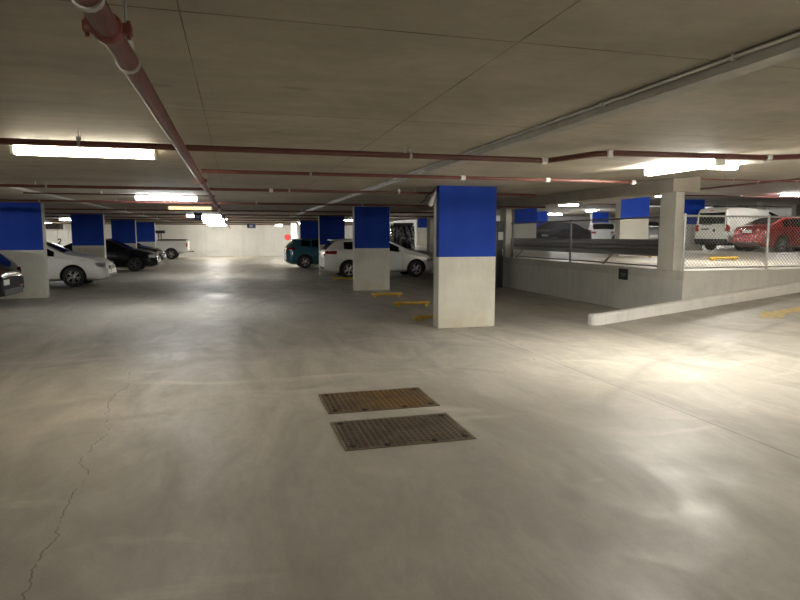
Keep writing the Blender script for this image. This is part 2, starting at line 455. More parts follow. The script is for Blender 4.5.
wheel_stop(12.4, 13.3, 13.5, DZ, 'yellow wheel stop on the raised deck in front of the white van')
wheel_stop(12.3, 13.2, 15.9, DZ, 'yellow wheel stop on the raised deck, left of the corner post')

# ------------------------------------------------------------------ fences and guard rail
def chain(bm, L, z0, z1, pitch=.058, r=.0024):
    h = z1-z0
    n = int((L+h)/pitch)
    for sgn in (1,-1):
        for i in range(-int(h/pitch)-1, int(L/pitch)+1):
            s0 = i*pitch; a0, a1 = max(0, s0), min(L, s0+h)
            if a1-a0 < .02: continue
            za, zb = z0+(a0-s0), z0+(a1-s0)
            if sgn < 0: p, q = (L-a0, za), (L-a1, zb)
            else: p, q = (a0, za), (a1, zb)
            o = .0025*sgn
            dx = (q[0]-p[0]); dz = (q[1]-p[1]); l = math.hypot(dx, dz); nx, nz = -dz/l*r, dx/l*r
            vs = [bm.verts.new(c) for c in ((p[0]+nx,o-r,p[1]+nz),(p[0]-nx,o-r,p[1]-nz),(p[0]-nx,o+r,p[1]-nz),(p[0]+nx,o+r,p[1]+nz),
                                            (q[0]+nx,o-r,q[1]+nz),(q[0]-nx,o-r,q[1]-nz),(q[0]-nx,o+r,q[1]-nz),(q[0]+nx,o+r,q[1]+nz))]
            for f in ((0,1,5,4),(1,2,6,5),(2,3,7,6),(3,0,4,7)): bm.faces.new([vs[k] for k in f])
def fence(label, loc, rz, L, posts, mat, panels, pitch, r):
    t = thing('wire_fence', label, 'fence', loc, rz)
    for s, h in posts:
        b = NB(); tube(b, [(s,0,0),(s,0,h)], .026, 12); lathe(b, [(.055,0),(.055,.012)], 'z', 12, (s,0,0)); lathe(b, [(.03,0),(.024,.02),(.006,.03)], 'z', 12, (s,0,h)); finish('post', b, M[mat], t, True)
    b = NB(); tube(b, [(0,0,1.05),(L,0,1.05)], .019, 10); finish('top_rail', b, M[mat], t, True)
    b = NB(); tube(b, [(0,0,.06),(L,0,.06)], .015, 10); finish('bottom_rail', b, M[mat], t, True)
    for s0, s1 in panels:
        b = NB(); chain(b, s1-s0, .06, 1.05, pitch, r)
        for v in b.verts: v.co.x += s0
        finish('wire_mesh', b, M['galv_dark'], t)
fence('bright galvanised wire mesh fence right of the corner post, in front of the white van', (8.26, 9.66, DZ), 0, 6.5, [(0,1.07),(1.98,1.07),(3.96,1.07),(5.94,1.07)], 'galv_light', [(0,1.98),(1.98,3.96),(3.96,6.5)], .078, .0019)
fence('long dull wire mesh fence left of the corner post, beside the dark guard rail', (8.27, 10.36, DZ), PI/2, 6.8, [(0,1.07),(3.35,1.07),(6.7,1.07)], 'galv_dark', [(0,3.35),(3.35,6.7)], .078, .0016)

t = thing('guard_rail', 'dark corrugated steel guard rail behind the long wire fence', 'guard rail', (8.6, 10.2, DZ))
prof = [(0,.24),(-.05,.27),(-.05,.34),(0,.38),(0,.42),(-.05,.46),(-.05,.53),(0,.56),(.012,.555),(-.035,.525),(-.035,.465),(.012,.425),(.012,.375),(-.035,.335),(-.035,.275),(.012,.245)]
prof = [(a, (c-.24)*1.13+.24) for a, c in prof]; b = NB(); extr(b, prof, 'y', 0, 14); finish('beam_rail', b, M['guard'], t)
for y in (2.3, 6.9, 11.4):
    b = NB(); box(b, (.015,y-.03,.2),(.06,y+.03,.58),.004)
    tube(b, [(.03,y,.26),(.0,y,.2),(-.16,y,.03),(-.19,y,0)], .028, 8)
    finish('bracket', b, M['galv_dark'], t)

# black sign on the low wall
t = thing('wall_sign', 'small black sign plate on the low deck wall', 'sign', (WX-.012, 11.38, .77))
b = NB(); box(b, (-.012,-.16,-.12),(0,.16,.12),.004); finish('plate', b, M['black'], t)
b = NB(); box(b, (-.0135,-.10,-.005),(-.012,.10,.012)); box(b, (-.0135,-.07,-.035),(-.012,.07,-.022)); finish('lettering', b, M['galv_dark'], t)

# ------------------------------------------------------------------ pipes, trunking
def hanger(bm, p, r, top, axis):
    x, y, z = p
    if axis == 'x': lathe(bm, [(r+.001,-.012),(r+.007,-.012),(r+.007,.012),(r+.001,.012)], 'x', 16, p, True)
    else: lathe(bm, [(r+.001,-.012),(r+.007,-.012),(r+.007,.012),(r+.001,.012)], 'y', 16, p, True)
    tube(bm, [(x,y,z+r),(x,y,top)], .006, 6)
    box(bm, (x-.02,y-.02,z+r+.004),(x+.02,y+.02,z+r+.03))
def sprinkler(bm, x, y, z, up=True):
    s = 1 if up else -1
    tube(bm, [(x,y,z),(x,y,z+.05*s)], .011, 8); lathe(bm, [(.006,0),(.022,.004),(.022,.008),(.006,.01)], 'z', 12, (x,y,z+(.055 if up else -.065)))
def pipe(label, pts, r, mat, hang=(), spr=(), axis='x', fit=(), coup=(), name='fire_pipe', topz=cz):
    t = thing(name, label, 'pipe', pts[0])
    o = Vector(pts[0]); L = [tuple(Vector(p)-o) for p in pts]
    b = NB(); tube(b, L, r, 14); finish('pipe_run', b, M[mat], t, True)
    def P(s):
        d = (pts[-1][0]-pts[0][0]) if axis == 'x' else (pts[-1][1]-pts[0][1])
        v = s
        for a, c in zip(pts, pts[1:]):
            i = 0 if axis == 'x' else 1
            if a[i] <= s <= c[i]:
                k = (s-a[i])/(c[i]-a[i]+1e-9); return tuple(a[j]+k*(c[j]-a[j]) for j in range(3))
        return pts[-1]
    for s in hang:
        p = P(s); b = NB(); q = tuple(Vector(p)-o); hanger(b, q, r, topz(p[0])-o.z, axis); finish('hanger', b, M['galv'], t)
    for s in spr:
        p = P(s); q = Vector(p)-o; b = NB(); sprinkler(b, q.x, q.y, q.z+r*.6, True); finish('sprinkler_head', b, M['galv_light'], t)
    for s in fit:
        p = P(s); q = Vector(p)-o; b = NB()
        lathe(b, [(r*.9,-.03),(r+.010,-.03),(r+.010,.03),(r*.9,.03)], axis, 14, tuple(q)); finish('white_fitting', b, M['white'], t)
    for s in coup:
        p = P(s); q = Vector(p)-o; b = NB()
        lathe(b, [(r*.9,-.028),(r+.007,-.024),(r+.011,-.012),(r+.011,.012),(r+.007,.024),(r*.9,.028)], axis, 18, tuple(q))
        for sg in (-1,1):
            if axis == 'y':
                box(b, (q.x+sg*(r+.018)-.014,q.y-.020,q.z-.016),(q.x+sg*(r+.018)+.014,q.y+.020,q.z+.016),.005)
                tube(b, [(q.x+sg*(r+.022),q.y,q.z-.026),(q.x+sg*(r+.022),q.y,q.z+.026)], .006, 8)
        finish('coupling', b, M['red_coupling'], t, True)
    return t
pipe('thick brown-red main pipe running away under the ceiling', [(-.34,-6.9,2.2),(-.34,48.9,2.2)], .034, 'brown_pipe',
     hang=(-2,1.72,2.32,8.5,12,16,20,24,28,32), axis='y', coup=(1.98,6.95,13.2,19.2,25.2))
pipe('long brown-red cross pipe nearest the camera, with a bend right of centre', [(-13.9,5.55,2.345),(3.02,5.48,2.345),(3.20,4.92,2.345),(3.34,4.83,2.345),(5,4.78,2.355),(8,4.72,2.52),(12,4.7,2.79)], .026, 'brown_pipe',
     hang=(-5,-1.2,1.6,6.6), fit=(2.98,3.3,5.0), spr=(1.55,), coup=())
pipe('second brown cross pipe, from main pipe to a white valve by the glaring light', [(-.35,7.4,2.345),(5.4,7.32,2.345)], .022, 'brown_pipe', hang=(.9,), fit=(2.85,4.05,5.36))
pipe('third brown cross pipe, passing just behind the nearest blue column', [(-13.9,10.45,2.345),(5.45,10.3,2.36)], .024, 'brown_pipe', hang=(-6,-2.75,.9,2.8), spr=(-2.9,3.1,5.4), fit=(.6,))
pipe('thin brown cross pipe at the left, behind the third cross pipe', [(-3.7,12.5,2.38),(-.35,12.5,2.38)], .014, 'brown_pipe', spr=(-2.4,))
pipe('fourth full-width brown cross pipe', [(-13.9,14.6,2.345),(7.9,14.4,2.35)], .024, 'brown_pipe', hang=(-4,.5,3), spr=(-2.5,2.2))
ords = ['fifth','sixth','seventh','eighth','ninth','tenth']
for i, y in enumerate((18.9,22.4,26.2,30.3,35,41)):
    pipe(f'{ords[i]} brown cross pipe counted from the camera, under the far ceiling', [(-13.9,y,2.345),(7.9,y-.15,2.35)], .024, 'brown_pipe', hang=(-3,2), spr=(-1.6,1.4))
uz = lambda x: UZ
pipe('brown pipe under the high ceiling running away above the white van', [(15.4,10,3.2),(15.4,40,3.2)], .03, 'brown_pipe', axis='y', spr=(12,14,16,18), hang=(15,19), topz=uz)
pipe('brown cross pipe under the high ceiling above the white van', [(8.7,15.2,3.29),(33,15.0,3.29)], .026, 'brown_pipe', spr=(11,14.2,16.6), hang=(14.6,17), topz=uz)
pipe('farther brown cross pipe under the high ceiling', [(8.7,21.4,3.29),(33,21.2,3.29)], .026, 'brown_pipe', spr=(18,22), hang=(16,21), topz=uz)
pipe('farthest brown cross pipe under the high ceiling', [(8.7,28.4,3.29),(33,28.2,3.29)], .026, 'brown_pipe', spr=(18,22), hang=(16,21), topz=uz)

t = thing('cable_trunking', 'long grey steel cable trunking running diagonally across the ceiling at right', 'cable trunking', (2.36,-6.9,CZ-.001))
b = NB(); box(b, (-.06,0,-.066),(.06,33,-.001),.004); finish('trunking_run', b, steel('trunking_steel', (.42,.41,.38), .55, .4), t)
b = NB(); tube(b, [(-.078,0,-.012),(-.078,33,-.012)], .012, 8); finish('conduit', b, M['galv'], t, True)
for k in range(14):
    y = 7.4+.95*k + (.1 if k%2 else 0)
    b = NB(); box(b, (-.092,y-.008,-.030),(-.0595,y+.008,-.0)); finish('clip', b, M['galv_light'], t)
t = thing('cable_trunking', 'pale flat cable tray under the ceiling at left, above the large blue column', 'cable tray', (-3.75,2,CZ-.001))
b = NB(); box(b, (-.14,0,-.045),(.14,36,0),.004); finish('tray_run', b, simple('dull_tray_paint', (.50,.48,.43), .8), t)

# ------------------------------------------------------------------ lamps
def batten(label, loc, L, mat, rz=0, w=.07, grp=None, hang=0):
    t = thing('tube_light', label, 'ceiling light', loc, rz, grp)
    h = L/2
    b = NB(); box(b, (-h-.02,-w*.6,-.018),(h+.02,w*.6,0),.004); finish('housing', b, M['white'], t)
    b = NB(); n = 8
    n = 14; pr = [(w*math.cos(2*PI*k/n), -.060+.040*math.sin(2*PI*k/n)) for k in range(n)]
    extr(b, pr, 'x', -h, h); finish('diffuser', b, M[mat], t, True)
    for s in (-1,1):
        b = NB(); box(b, (s*(h+.012)-.014,-w,-.100),(s*(h+.012)+.014,w,-.012),.006); finish('end_cap', b, M['white'], t)
    if hang:
        b = NB()
        for s in (-1,1): tube(b, [(s*h*.8,0,0),(s*h*.8,0,hang)], .006, 6)
        finish('rod', b, M['galv'], t)
    return t
batten('warm white tube light at left, nearest of the row on the ceiling', (-1.34,6.42,CZ), 1.2, 'lamp_warm')
batten('glaring cool tube light, second in the left row', (-1.37,13.7,CZ), 1.2, 'lamp_cool')
batten('dim yellow tube light, third in the left row', (-1.22,18.4,CZ), 1.15, 'lamp_yellow')
batten('cool tube light behind the hanging blue sign', (-1.15,25.2,CZ), 1.3, 'lamp_cool')
batten('warm tube light beyond the blue sign, just left of the main pipe', (-.95,30.5,CZ), 1.2, 'lamp_warm')
batten('cool far tube light near the back wall', (-1.2,38,CZ), 1.2, 'lamp_cool')
batten('far tube light close to the back wall', (-1.2,45.5,CZ), 1.2, 'lamp_neutral')
batten('glaring tube light beside the corner post, pointing away from the camera', (5.28,6.28,cz(5.3)-.012), 1.16, 'lamp_neutral', PI/2+.02, hang=.02)
batten('small tube light in the bays behind the white sedan', (-7.75,32.6,CZ), .8, 'lamp_cool')
batten('small lamp by the back wall right of the hanging sign', (3.2,46.2,CZ), .5, 'lamp_neutral')
batten('tube light over the bay behind the right row of columns', (6.6,36,cz(6.6)), 1.2, 'lamp_neutral')
batten('tube light over the ramp, outside the picture at right', (9.8,4.9,cz(9.8)-.09), 1.35, 'lamp_ramp', hang=.05)
batten('tube light over the foreground, above and behind the camera', (-1.3,-2.2,CZ), 1.2, 'lamp_warm')
batten('tube light over the foreground at right, behind the camera', (5.3,-1.2,cz(5.3)-.03), 1.2, 'lamp_neutral', hang=.03)
batten('cool tube light over the left bays, outside the picture', (-9.5,13,CZ), 1.2, 'lamp_neutral')
batten('added tube light brightening the far white door, hidden behind the dark duct', (-12.0,43.5,CZ), 1.2, 'lamp_neutral')  # extra unseen lamp, added so the white door reads bright
batten('added unseen tube light to brighten the white pier, behind the fourth blue column', (4.3,38.0,CZ), .9, 'lamp_neutral')  # hidden lamp added only to light the front of the pier
# deck lamps
batten('bright tube light on the high ceiling, above the dark car with the pale windscreen', (17.8,29.9,UZ-.02), 1.2, 'lamp_deck')
batten('far tube light on the high ceiling, left of the nearer bright one', (24.4,43,UZ-.02), 1.3, 'lamp_deck')
batten('tube light on the high ceiling beside the distant blue column', (23.6,36.5,UZ-.02), 1.2, 'lamp_deck', PI/2)
batten('tube light on the high ceiling just left of the corner post', (17.6,22.0,UZ-.02), .8, 'lamp_deck')
batten('cool tube light on the high ceiling above the red car', (22.6,20.3,UZ-.02), 1.2, 'lamp_cool')
batten('warm tube light on the high ceiling over the front of the deck', (17.2,11.6,UZ-.02), 1.2, 'lamp_neutral')
batten('tube light on the high ceiling over the near end of the deck', (11.6,12.6,UZ-.02), 1.2, 'lamp_neutral')
batten('tube light on the high ceiling over the distant parked cars', (30.0,33.0,UZ-.02), 1.2, 'lamp_deck')
batten('tube light on the high ceiling over the back of the deck', (13.2,45,UZ-.02), 1.2, 'lamp_deck')

# camera on the near column
t = thing('security_camera', 'small pale camera on a dark bracket at the top left of the nearest column', 'camera', (3.36,9.95,2.40))
b = NB(); tube(b, [(0,0,.03),(-.05,0,-.04),(-.16,0,-.12),(-.20,0,-.21)], .014, 8); tube(b, [(-.20,0,-.19),(-.28,0,-.235)], .016, 8); finish('bracket', b, M['black'], t, True)
b = NB(); tube(b, [(-.04,-.12,-.06),(-.09,-.13,-.14),(-.15,-.15,-.27),(-.16,-.15,-.30)], [.02,.035,.045,.03], 12); finish('housing', b, M['galv_light'], t, True)

# hanging signs
def hang_sign(label, x, y, z, w, h):
    t = thing('hanging_sign', label, 'sign', (x,y,z))
    b = NB(); box(b, (-w/2,-.02,-h/2),(w/2,.02,h/2),.006); finish('panel', b, M['blue_sign'], t)
    b = NB()
    for s in (-1,1): tube(b, [(s*w*.35,0,h/2),(s*w*.35,0,CZ-z)], .006, 6)
    finish('rod', b, M['galv'], t)
    b = NB(); box(b, (-w*.2,-.023,-h*.25),(w*.2,-.0205,h*.25)); finish('symbol', b, M['white'], t)
hang_sign('small square blue sign hanging in front of the cool tube light', -1.25, 22.6, 2.30, .28, .26)
hang_sign('small blue sign hanging over the aisle before the back wall', .95, 37, 2.20, .5, .26)

# things on the back wall
b = NB(); box(b, (3.55,40,0),(3.93,40.3,CZ),.01); tag(finish('white_pier', b, M['shutter']), 'narrow white pier left of the fourth blue column, beside the red hose reel', 'pier')
t = thing('hose_reel', 'round red fire hose reel mounted by the white pier', 'hose reel', (3.33,40.25,1.52))
b = NB(); lathe(b, [(.17,-.06),(.20,-.06),(.20,-.16),(.17,-.16)], 'y', 28, closed=True); lathe(b, [(.18,-.07),(.18,-.09)], 'y', 28); lathe(b, [(.19,-.14),(.19,-.155)], 'y', 28); finish('drum', b, M['red'], t, True)
b = NB(); lathe(b, [(.12,-.10),(.168,-.10),(.168,-.135),(.12,-.135)], 'y', 24, closed=True); finish('hose', b, M['black'], t, True)
b = NB(); box(b, (-.05,-.08,-.05),(.05,0,.05)); box(b, (.0,-.06,-.03),(.186,0,.03)); finish('wall_bracket', b, M['galv'], t)
t = thing('roller_door', 'white panel door with a dark mark on the far wall at left', 'door', (-12.1,48.98,0))
b = NB()
for k in range(3): box(b, (-1.1+.74*k,-.06,0),(-1.1+.74*k+.72,0,2.0),.006)
finish('door_panel', b, M['shutter'], t)
b = NB()
extr(b, [(-.36,1.0),(-.12,1.0),(-.12,1.06),(-.24,1.06),(-.12,1.24),(-.12,1.36),(-.18,1.42),(-.30,1.42),(-.36,1.36),(-.36,1.28),(-.30,1.28),(-.28,1.34),(-.20,1.34),(-.20,1.26),(-.36,1.08)], 'y', -.075, -.061)
finish('number', b, M['black'], t)
t = thing('ceiling_duct', 'dark boxy duct hanging before the white door at far left', 'duct', (-11.6,41,2.02))
b = NB(); box(b, (-2.3,-.4,0),(1.4,.4,.34),.01); finish('duct_box', b, M['galv_dark'], t)
b = NB(); tube(b, [(-1.8,0,.34),(-1.8,0,.43)], .01, 6); tube(b, [(1.0,0,.34),(1.0,0,.43)], .01, 6); finish('rod', b, M['galv'], t)

# film wrapped load, cabinet, clutter
def wrapped(label, loc, w, d, h, seed):
    rnd = random.Random(seed); b = NB(); n = 26; m = 30; rings = []
    for i in range(n+1):
        z = h*i/n; k = 1 - .12*(i/n)**3 - (.25 if i == n else 0); ring = []
        for j in range(m):
            a = 2*PI*j/m; ca, sa = math.cos(a), math.sin(a)
            q = (abs(ca)**5+abs(sa)**5)**(-1/5)
            cr = 1 + .05*math.sin(9*a+z*2+seed) + rnd.uniform(-.03,.03)
            ring.append(b.verts.new((w/2*q*ca*k*cr, d/2*q*sa*k*cr, z+rnd.uniform(-.02,.02) if i not in (0,) else 0)))
        rings.append(ring)
    for p, q in zip(rings, rings[1:]):
        for j in range(m): b.faces.new((p[j], p[(j+1)%m], q[(j+1)%m], q[j]))
    b.faces.new(list(reversed(rings[0]))); b.faces.new(rings[-1])
    t = thing('wrapped_load', label, 'wrapped load', loc)
    finish('film', b, M['foil'], t, False, (0,0,.12))
    b = NB(); box(b, (-w/2,-d/2,.09),(w/2,d/2,.12))
    for s in (-1,0,1): box(b, (s*w*.4-.05,-d/2,0),(s*w*.4+.05,d/2,.09))
    finish('pallet', b, simple('pallet_wood', (.25,.17,.10), .8), t)
    b = NB(); box(b, (-w*.42,-d*.42,h+.1),(w*.42,d*.42,h+.2),.03); finish('cap', b, M['black'], t)
wrapped('tall load wrapped in crinkled silver film, behind the white hatchback bonnet', (7.5,27.2,0), 1.15, 1.1, 2.0, 3)
t = thing('storage_cabinet', 'tall black cabinet with a pale panel, squeezed in beside the nearest blue column', 'cabinet', (7.82,17.15,0))
b = NB(); box(b, (-.1,-.2,.03),(.1,.3,2.05),.01); finish('body', b, M['black'], t)
b = NB(); box(b, (-.08,-.212,1.48),(.08,-.2,1.72),.003); finish('pale_panel', b, M['galv_light'], t)
b = NB(); box(b, (.06,-.225,1.0),(.075,-.2,1.2),.003); finish('handle', b, M['galv'], t)
for sx in (-1,1):
    b = NB(); box(b, (sx*.07-.025,-.18,0),(sx*.07+.025,.28,.03)); finish('foot', b, M['galv_dark'], t)

# white pipe frame seen beyond the corner post
t = thing('pipe_frame', 'white T-shaped pipe frame on the deck, seen left of the corner post', 'pipe frame', (18.9,24.6,DZ))
b = NB(); tube(b, [(0,0,0),(0,0,2.1)], .035, 10); finish('upright', b, M['white'], t, True)
b = NB(); tube(b, [(-.45,.3,2.06),(.5,-.35,2.06)], .03, 10); finish('crossbar', b, M['white'], t, True)
b = NB(); tube(b, [(-.4,.27,1.12),(.5,-.35,1.12)], .025, 10); finish('crossbar', b, M['white'], t, True)

# ------------------------------------------------------------------ cars
def pl(tab, x):
    if x <= tab[0][0]: return tab[0][1]
    for (x0,a),(x1,c) in zip(tab, tab[1:]):
        if x <= x1: return a+(c-a)*(x-x0)/(x1-x0)
    return tab[-1][1]
def smooth_tab(tab, r=.07):
    lo, hi = tab[0][0], tab[-1][0]; out = []
    n = 160
    for i in range(n+1):
        x = lo+(hi-lo)*i/n; e = min(r, x-lo, hi-x); s = 0
        for k in range(-3,4): s += pl(tab, x+e*k/3)
        out.append((x, s/7))
    return out
rim_cache = {}
def make_wheel(parent, x, y, r, side, rim):
    w = .21; b = NB()
    lathe(b, [(r*.62,-w/2),(r*.9,-w/2),(r*.98,-w*.40),(r,-w*.28),(r,w*.28),(r*.98,w*.40),(r*.9,w/2),(r*.62,w/2)], 'y', 36, closed=True)
    t = finish('wheel', b, M['rubber'], parent, True, (x,y,r))
    b = NB(); s = side; o = s*w/2
    lathe(b, [(r*.60,o*.98),(r*.66,o*.98),(r*.66,o*.4),(r*.60,o*.4)], 'y', 36, closed=True)
    lathe(b, [(r*.13,o*.95),(r*.10,o*1.0),(.002,o*1.02)], 'y', 16)
    n = 10 if rim != 'alloy_dark' else 9
    for k in range(n):
        a = 2*PI*k/n + (.12 if k%2 else -.12); ca, sa = math.cos(a), math.sin(a)
        p0, p1, hw0, hw1 = r*.08, r*.62, .018, .013
        vs = []
        for rr_, hw, yy in ((p0,hw0,o*.96),(p1,hw1,o*.93),(p1,hw1,o*.6),(p0,hw0,o*.6)):
            for q in (-hw,hw): vs.append(b.verts.new((rr_*ca-q*sa, yy, rr_*sa+q*ca)))
        for f in ((0,1,3,2),(2,3,5,4),(4,5,7,6),(0,2,4,6),(1,7,5,3)):
            b.faces.new([vs[i] for i in f])
    finish('rim', b, M[rim], t, True)
    b = NB(); lathe(b, [(r*.63,o*.35),(r*.63,o*.30)], 'y', 24); finish('brake_disc', b, M['dark'], t)

def car(name, label, cat, loc, rz, P):
    """local x forward, ground at z=0. P['top'], P['belt']: tables of x -> z"""
    t = thing(name, label, cat, loc, rz)
    L, W = P['L'], P['W']; top = smooth_tab(P['top'], P.get('sm', .09)); belt = P['belt']; zb = P.get('zb', .20)
    x0, x1 = top[0][0], top[-1][0]
    fr, re = P.get('fround', .42), P.get('rround', .30)
    fp, rp = P.get('fpinch', .26), P.get('rpinch', .12)
    def plan(x):
        y = W/2
        if x > x1-fr: k = (x-(x1-fr))/fr; y *= 1-fp*k**2.4
        if x < x0+re: k = ((x0+re)-x)/re; y *= 1-rp*k**2.4
        return y
    tum = P.get('tumble', .42)
    def side(x, z):
        y = plan(x); bz = min(pl(belt, x), pl(top, x)-.05)
        if z <= bz:
            k = (z-zb)/max(.05, bz-zb)
            return y*(1-.075*(1-min(1, k*2.2))**2 - .035*max(0, k-.55)**1.5*3)
        yb = y*(1-.035*.45**1.5*3)
        return max(.25*y, yb - tum*(z-bz) - .02)
    def bottom(x):
        z = zb
        if x > x1-.28: z += .10*((x-(x1-.28))/.28)**2
        if x < x0+.3: z += .12*(((x0+.3)-x)/.3)**2
        return z
    ns = 84; b = NB(); rings = []
    for i in range(ns+1):
        u = i/ns; x = x0+(x1-x0)*(u - .018*math.sin(2*PI*u)*1.0)
        zt = pl(top, x); bz = min(pl(belt, x), zt-.05); z0 = bottom(x); rd = min(.06, (zt-bz)*.6)
        zs = [z0] + [z0+(bz-z0)*k for k in (.12,.25,.4,.55,.7,.85,.95)] + [bz] + [bz+(zt-rd-bz)*k for k in (.25,.5,.75,1.0)]
        half = [(0.0, z0)] + [(side(x,z0)*.85, z0)] + [(side(x,z), z) for z in zs[1:]]
        ye = half[-1][0]
        half += [(ye-.02, zt-rd*.35), (ye-.07 if ye > .2 else ye*.7, zt-.008), (ye*.45, zt+.012*W), (0.0, zt+.018*W)]
        half = [half[0]] + half[1:]
        ringp = [(x, y, z) for y, z in half] + [(x, -y, z) for y, z in reversed(half[1:-1])]
        rings.append([b.verts.new(p) for p in ringp])
    m = len(rings[0])
    for p, q in zip(rings, rings[1:]):
        for j in range(m): b.faces.new((p[j], p[(j+1)%m], q[(j+1)%m], q[j]))
    b.faces.new(list(reversed(rings[0]))); b.faces.new(rings[-1])
    body = finish('body', b, [M[P['paint']], M['dark']], None, True)
    wr = P['wr']; wx = P['wheels']
    # wheel arches
    cb = NB(); ar = wr+.055
    for x in wx:
        for s in (-1,1):
            lathe(cb, [(ar, s*(W/2-.30)), (ar, s*(W/2+.15))], 'y', 40, (x,0,wr+.01))
    cut = finish('cutter', cb, M['dark'])
    md = body.modifiers.new('arch', 'BOOLEAN'); md.operation = 'DIFFERENCE'; md.object = cut; md.solver = 'EXACT'
    dg = bpy.context.evaluated_depsgraph_get(); dg.update()
    me = bpy.data.meshes.new_from_object(body.evaluated_get(dg))
    body.modifiers.clear()
    if len(me.polygons) > 500: body.data = me
    bpy.data.objects.remove(cut)
    me = body.data
    if len(me.materials) < 2:
        me.materials.clear(); me.materials.append(M[P['paint']]); me.materials.append(M['dark'])
    for p in me.polygons:
        ins = False
        for x in wx:
            if all((me.vertices[v].co.x-x)**2+(me.vertices[v].co.z-wr-.01)**2 < (ar+.004)**2 for v in p.vertices): ins = True
        low = P.get('clad') and p.center.z < P['clad']
        p.material_index = 1 if (ins or low) else 0
    try: me.set_sharp_from_angle(angle=R(35))
    except Exception: pass
    body.parent = t
    for x in wx:
        for s in (-1,1): make_wheel(t, x, s*(W/2-.125), wr, s, P.get('rim', 'alloy'))
    # glass on the top surface (windscreen, rear window)
    def top_patch(xa, xb, fy, nm, mat='glass', off=.008):
        b = NB(); nx, ny = 12, 8; g = []
        for i in range(nx+1):
            x = xa+(xb-xa)*i/nx; zt = pl(top, x); bz = min(pl(belt,x), zt-.05); ye = max(.1, side(x, zt-min(.06,(zt-bz)*.6))-.07)
            row = []
            for j in range(ny+1):
                v = -1+2*j/ny; yy = v*ye*fy; av = abs(v*fy)
                z = zt+.018*W - (.006*W)*min(1, av/.5) - max(0, (av-.5)/.5)*(.012*W+.008)
                row.append(b.verts.new((x, yy, z+off)))
            g.append(row)
        for i in range(nx):
            for j in range(ny): b.faces.new((g[i][j], g[i+1][j], g[i+1][j+1], g[i][j+1]))
        bmesh.ops.solidify(b, geom=b.faces[:], thickness=.006)
        return finish(nm, b, M[mat], t, True)
    for a in P.get('screens', ()): top_patch(a[0], a[1], a[2] if len(a) > 2 else .92, a[3] if len(a) > 3 else 'windscreen')
    # patches on the sides
    def side_patch(xa, xb, zlo, zhi, s, nm, mat, off=.006, n=14, parent=None, lab=None):
        b = NB(); lo = []
        for i in range(n+1):
            x = xa+(xb-xa)*i/n; a = zlo(x) if callable(zlo) else zlo; c = zhi(x) if callable(zhi) else zhi
            if c-a < .03: c = a+.001
            lo.append([b.verts.new((x+ (0), s*(side(x, a+(c-a)*k/6)+off), a+(c-a)*k/6)) for k in range(7)])
        for i in range(n):
            for k in range(6): b.faces.new((lo[i][k], lo[i+1][k], lo[i+1][k+1], lo[i][k+1]))
        bmesh.ops.solidify(b, geom=b.faces[:], thickness=.004)
        o = finish(nm, b, M[mat], t, True)
        if lab: o['label'] = lab
        return o
    for (xa, xb) in P.get('sidewin', ()):
        for s in (-1,1):
            side_patch(xa, xb, lambda x: pl(belt,x)+.025, lambda x: pl(top,x)-.085, s, 'side_window', 'glass')
    for s in (-1,1):
        for (xa, xb, za, zc, mat) in P.get('lamps', ()):
            side_patch(xa, xb, za, zc, s, 'tail_lamp' if mat == 'tail' else 'headlamp', mat, .010)
        for xd in P.get('doors', ()):
            side_patch(xd-.005, xd+.005, zb+.12, lambda x: pl(belt,x)-.01, s, 'door_gap', 'dark', .0015, 1)
        for xh in P.get('handles', ()):
            zz = pl(belt, xh)-.10
            b = NB(); yy = side(xh, zz); box(b, (xh-.09, s*(yy+.012)-.012, zz-.014),(xh+.09, s*(yy+.012)+.012, zz+.014),.006); finish('door_handle', b, M[P.get('handle_mat', P['paint'])], t)
        if 'mirror' in P:
            xm = P['mirror']; zz = pl(belt, xm)+.06; yy = side(xm, zz)
            b = NB(); box(b, (xm-.07, s*(yy+.11)-.09, zz-.03),(xm+.07, s*(yy+.11)+.09, zz+.11),.03); finish('mirror', b, M[P.get('mirror_mat', P['paint'])], t, True)
    for nm, mat, lo, hi in P.get('boxes', ()):
        b = NB(); box(b, lo, hi, min(.012, (hi[0]-lo[0])*.3)); finish(nm, b, M[mat], t)
    return t

def sedan(paint, **kw):
    L, W = 4.75, 1.80; h = L/2
    P = dict(L=L, W=W, paint=paint, wr=.325, wheels=(-1.37,1.40), zb=.20,
        top=[(-h,.78),(-h+.04,.98),(-h+.35,1.06),(-h+.75,1.10),(-1.05,1.34),(-.6,1.43),(-.1,1.46),(.3,1.43),(.62,1.33),(1.15,1.05),(1.5,.985),(2.0,.88),(2.22,.76),(h-.05,.66),(h,.52)],
        belt=[(-h,.80),(-1.4,.98),(0,.95),(1.0,.92),(2,.78),(h,.5)],
        screens=[(.50,1.12,.93,'windscreen'),(-1.60,-1.0,.9,'rear_window')], sidewin=[(-1.25,-.42),(-.36,.45),(.50,.88)],
        lamps=[(2.02,2.30,.63,.76,'glass_clear'),(-h+.02,-h+.32,.80,.93,'tail')], doors=(-.39,.62,-1.1), handles=(-.62,.28), mirror=.62,
        boxes=[('grille','black',(h-.02,-.42,.54),(h+.015,.42,.66)),('lower_grille','black',(h-.06,-.55,.28),(h+.005,.55,.40)),('number_plate','plate',(h,-.19,.42),(h+.02,.19,.53)),
               ('number_plate','plate',(-h-.015,-.19,.60),(-h+.005,.19,.72)),('rear_bumper','paint_black',(-h-.01,-.6,.33),(-h+.05,.6,.42))])
    P.update(kw); return P
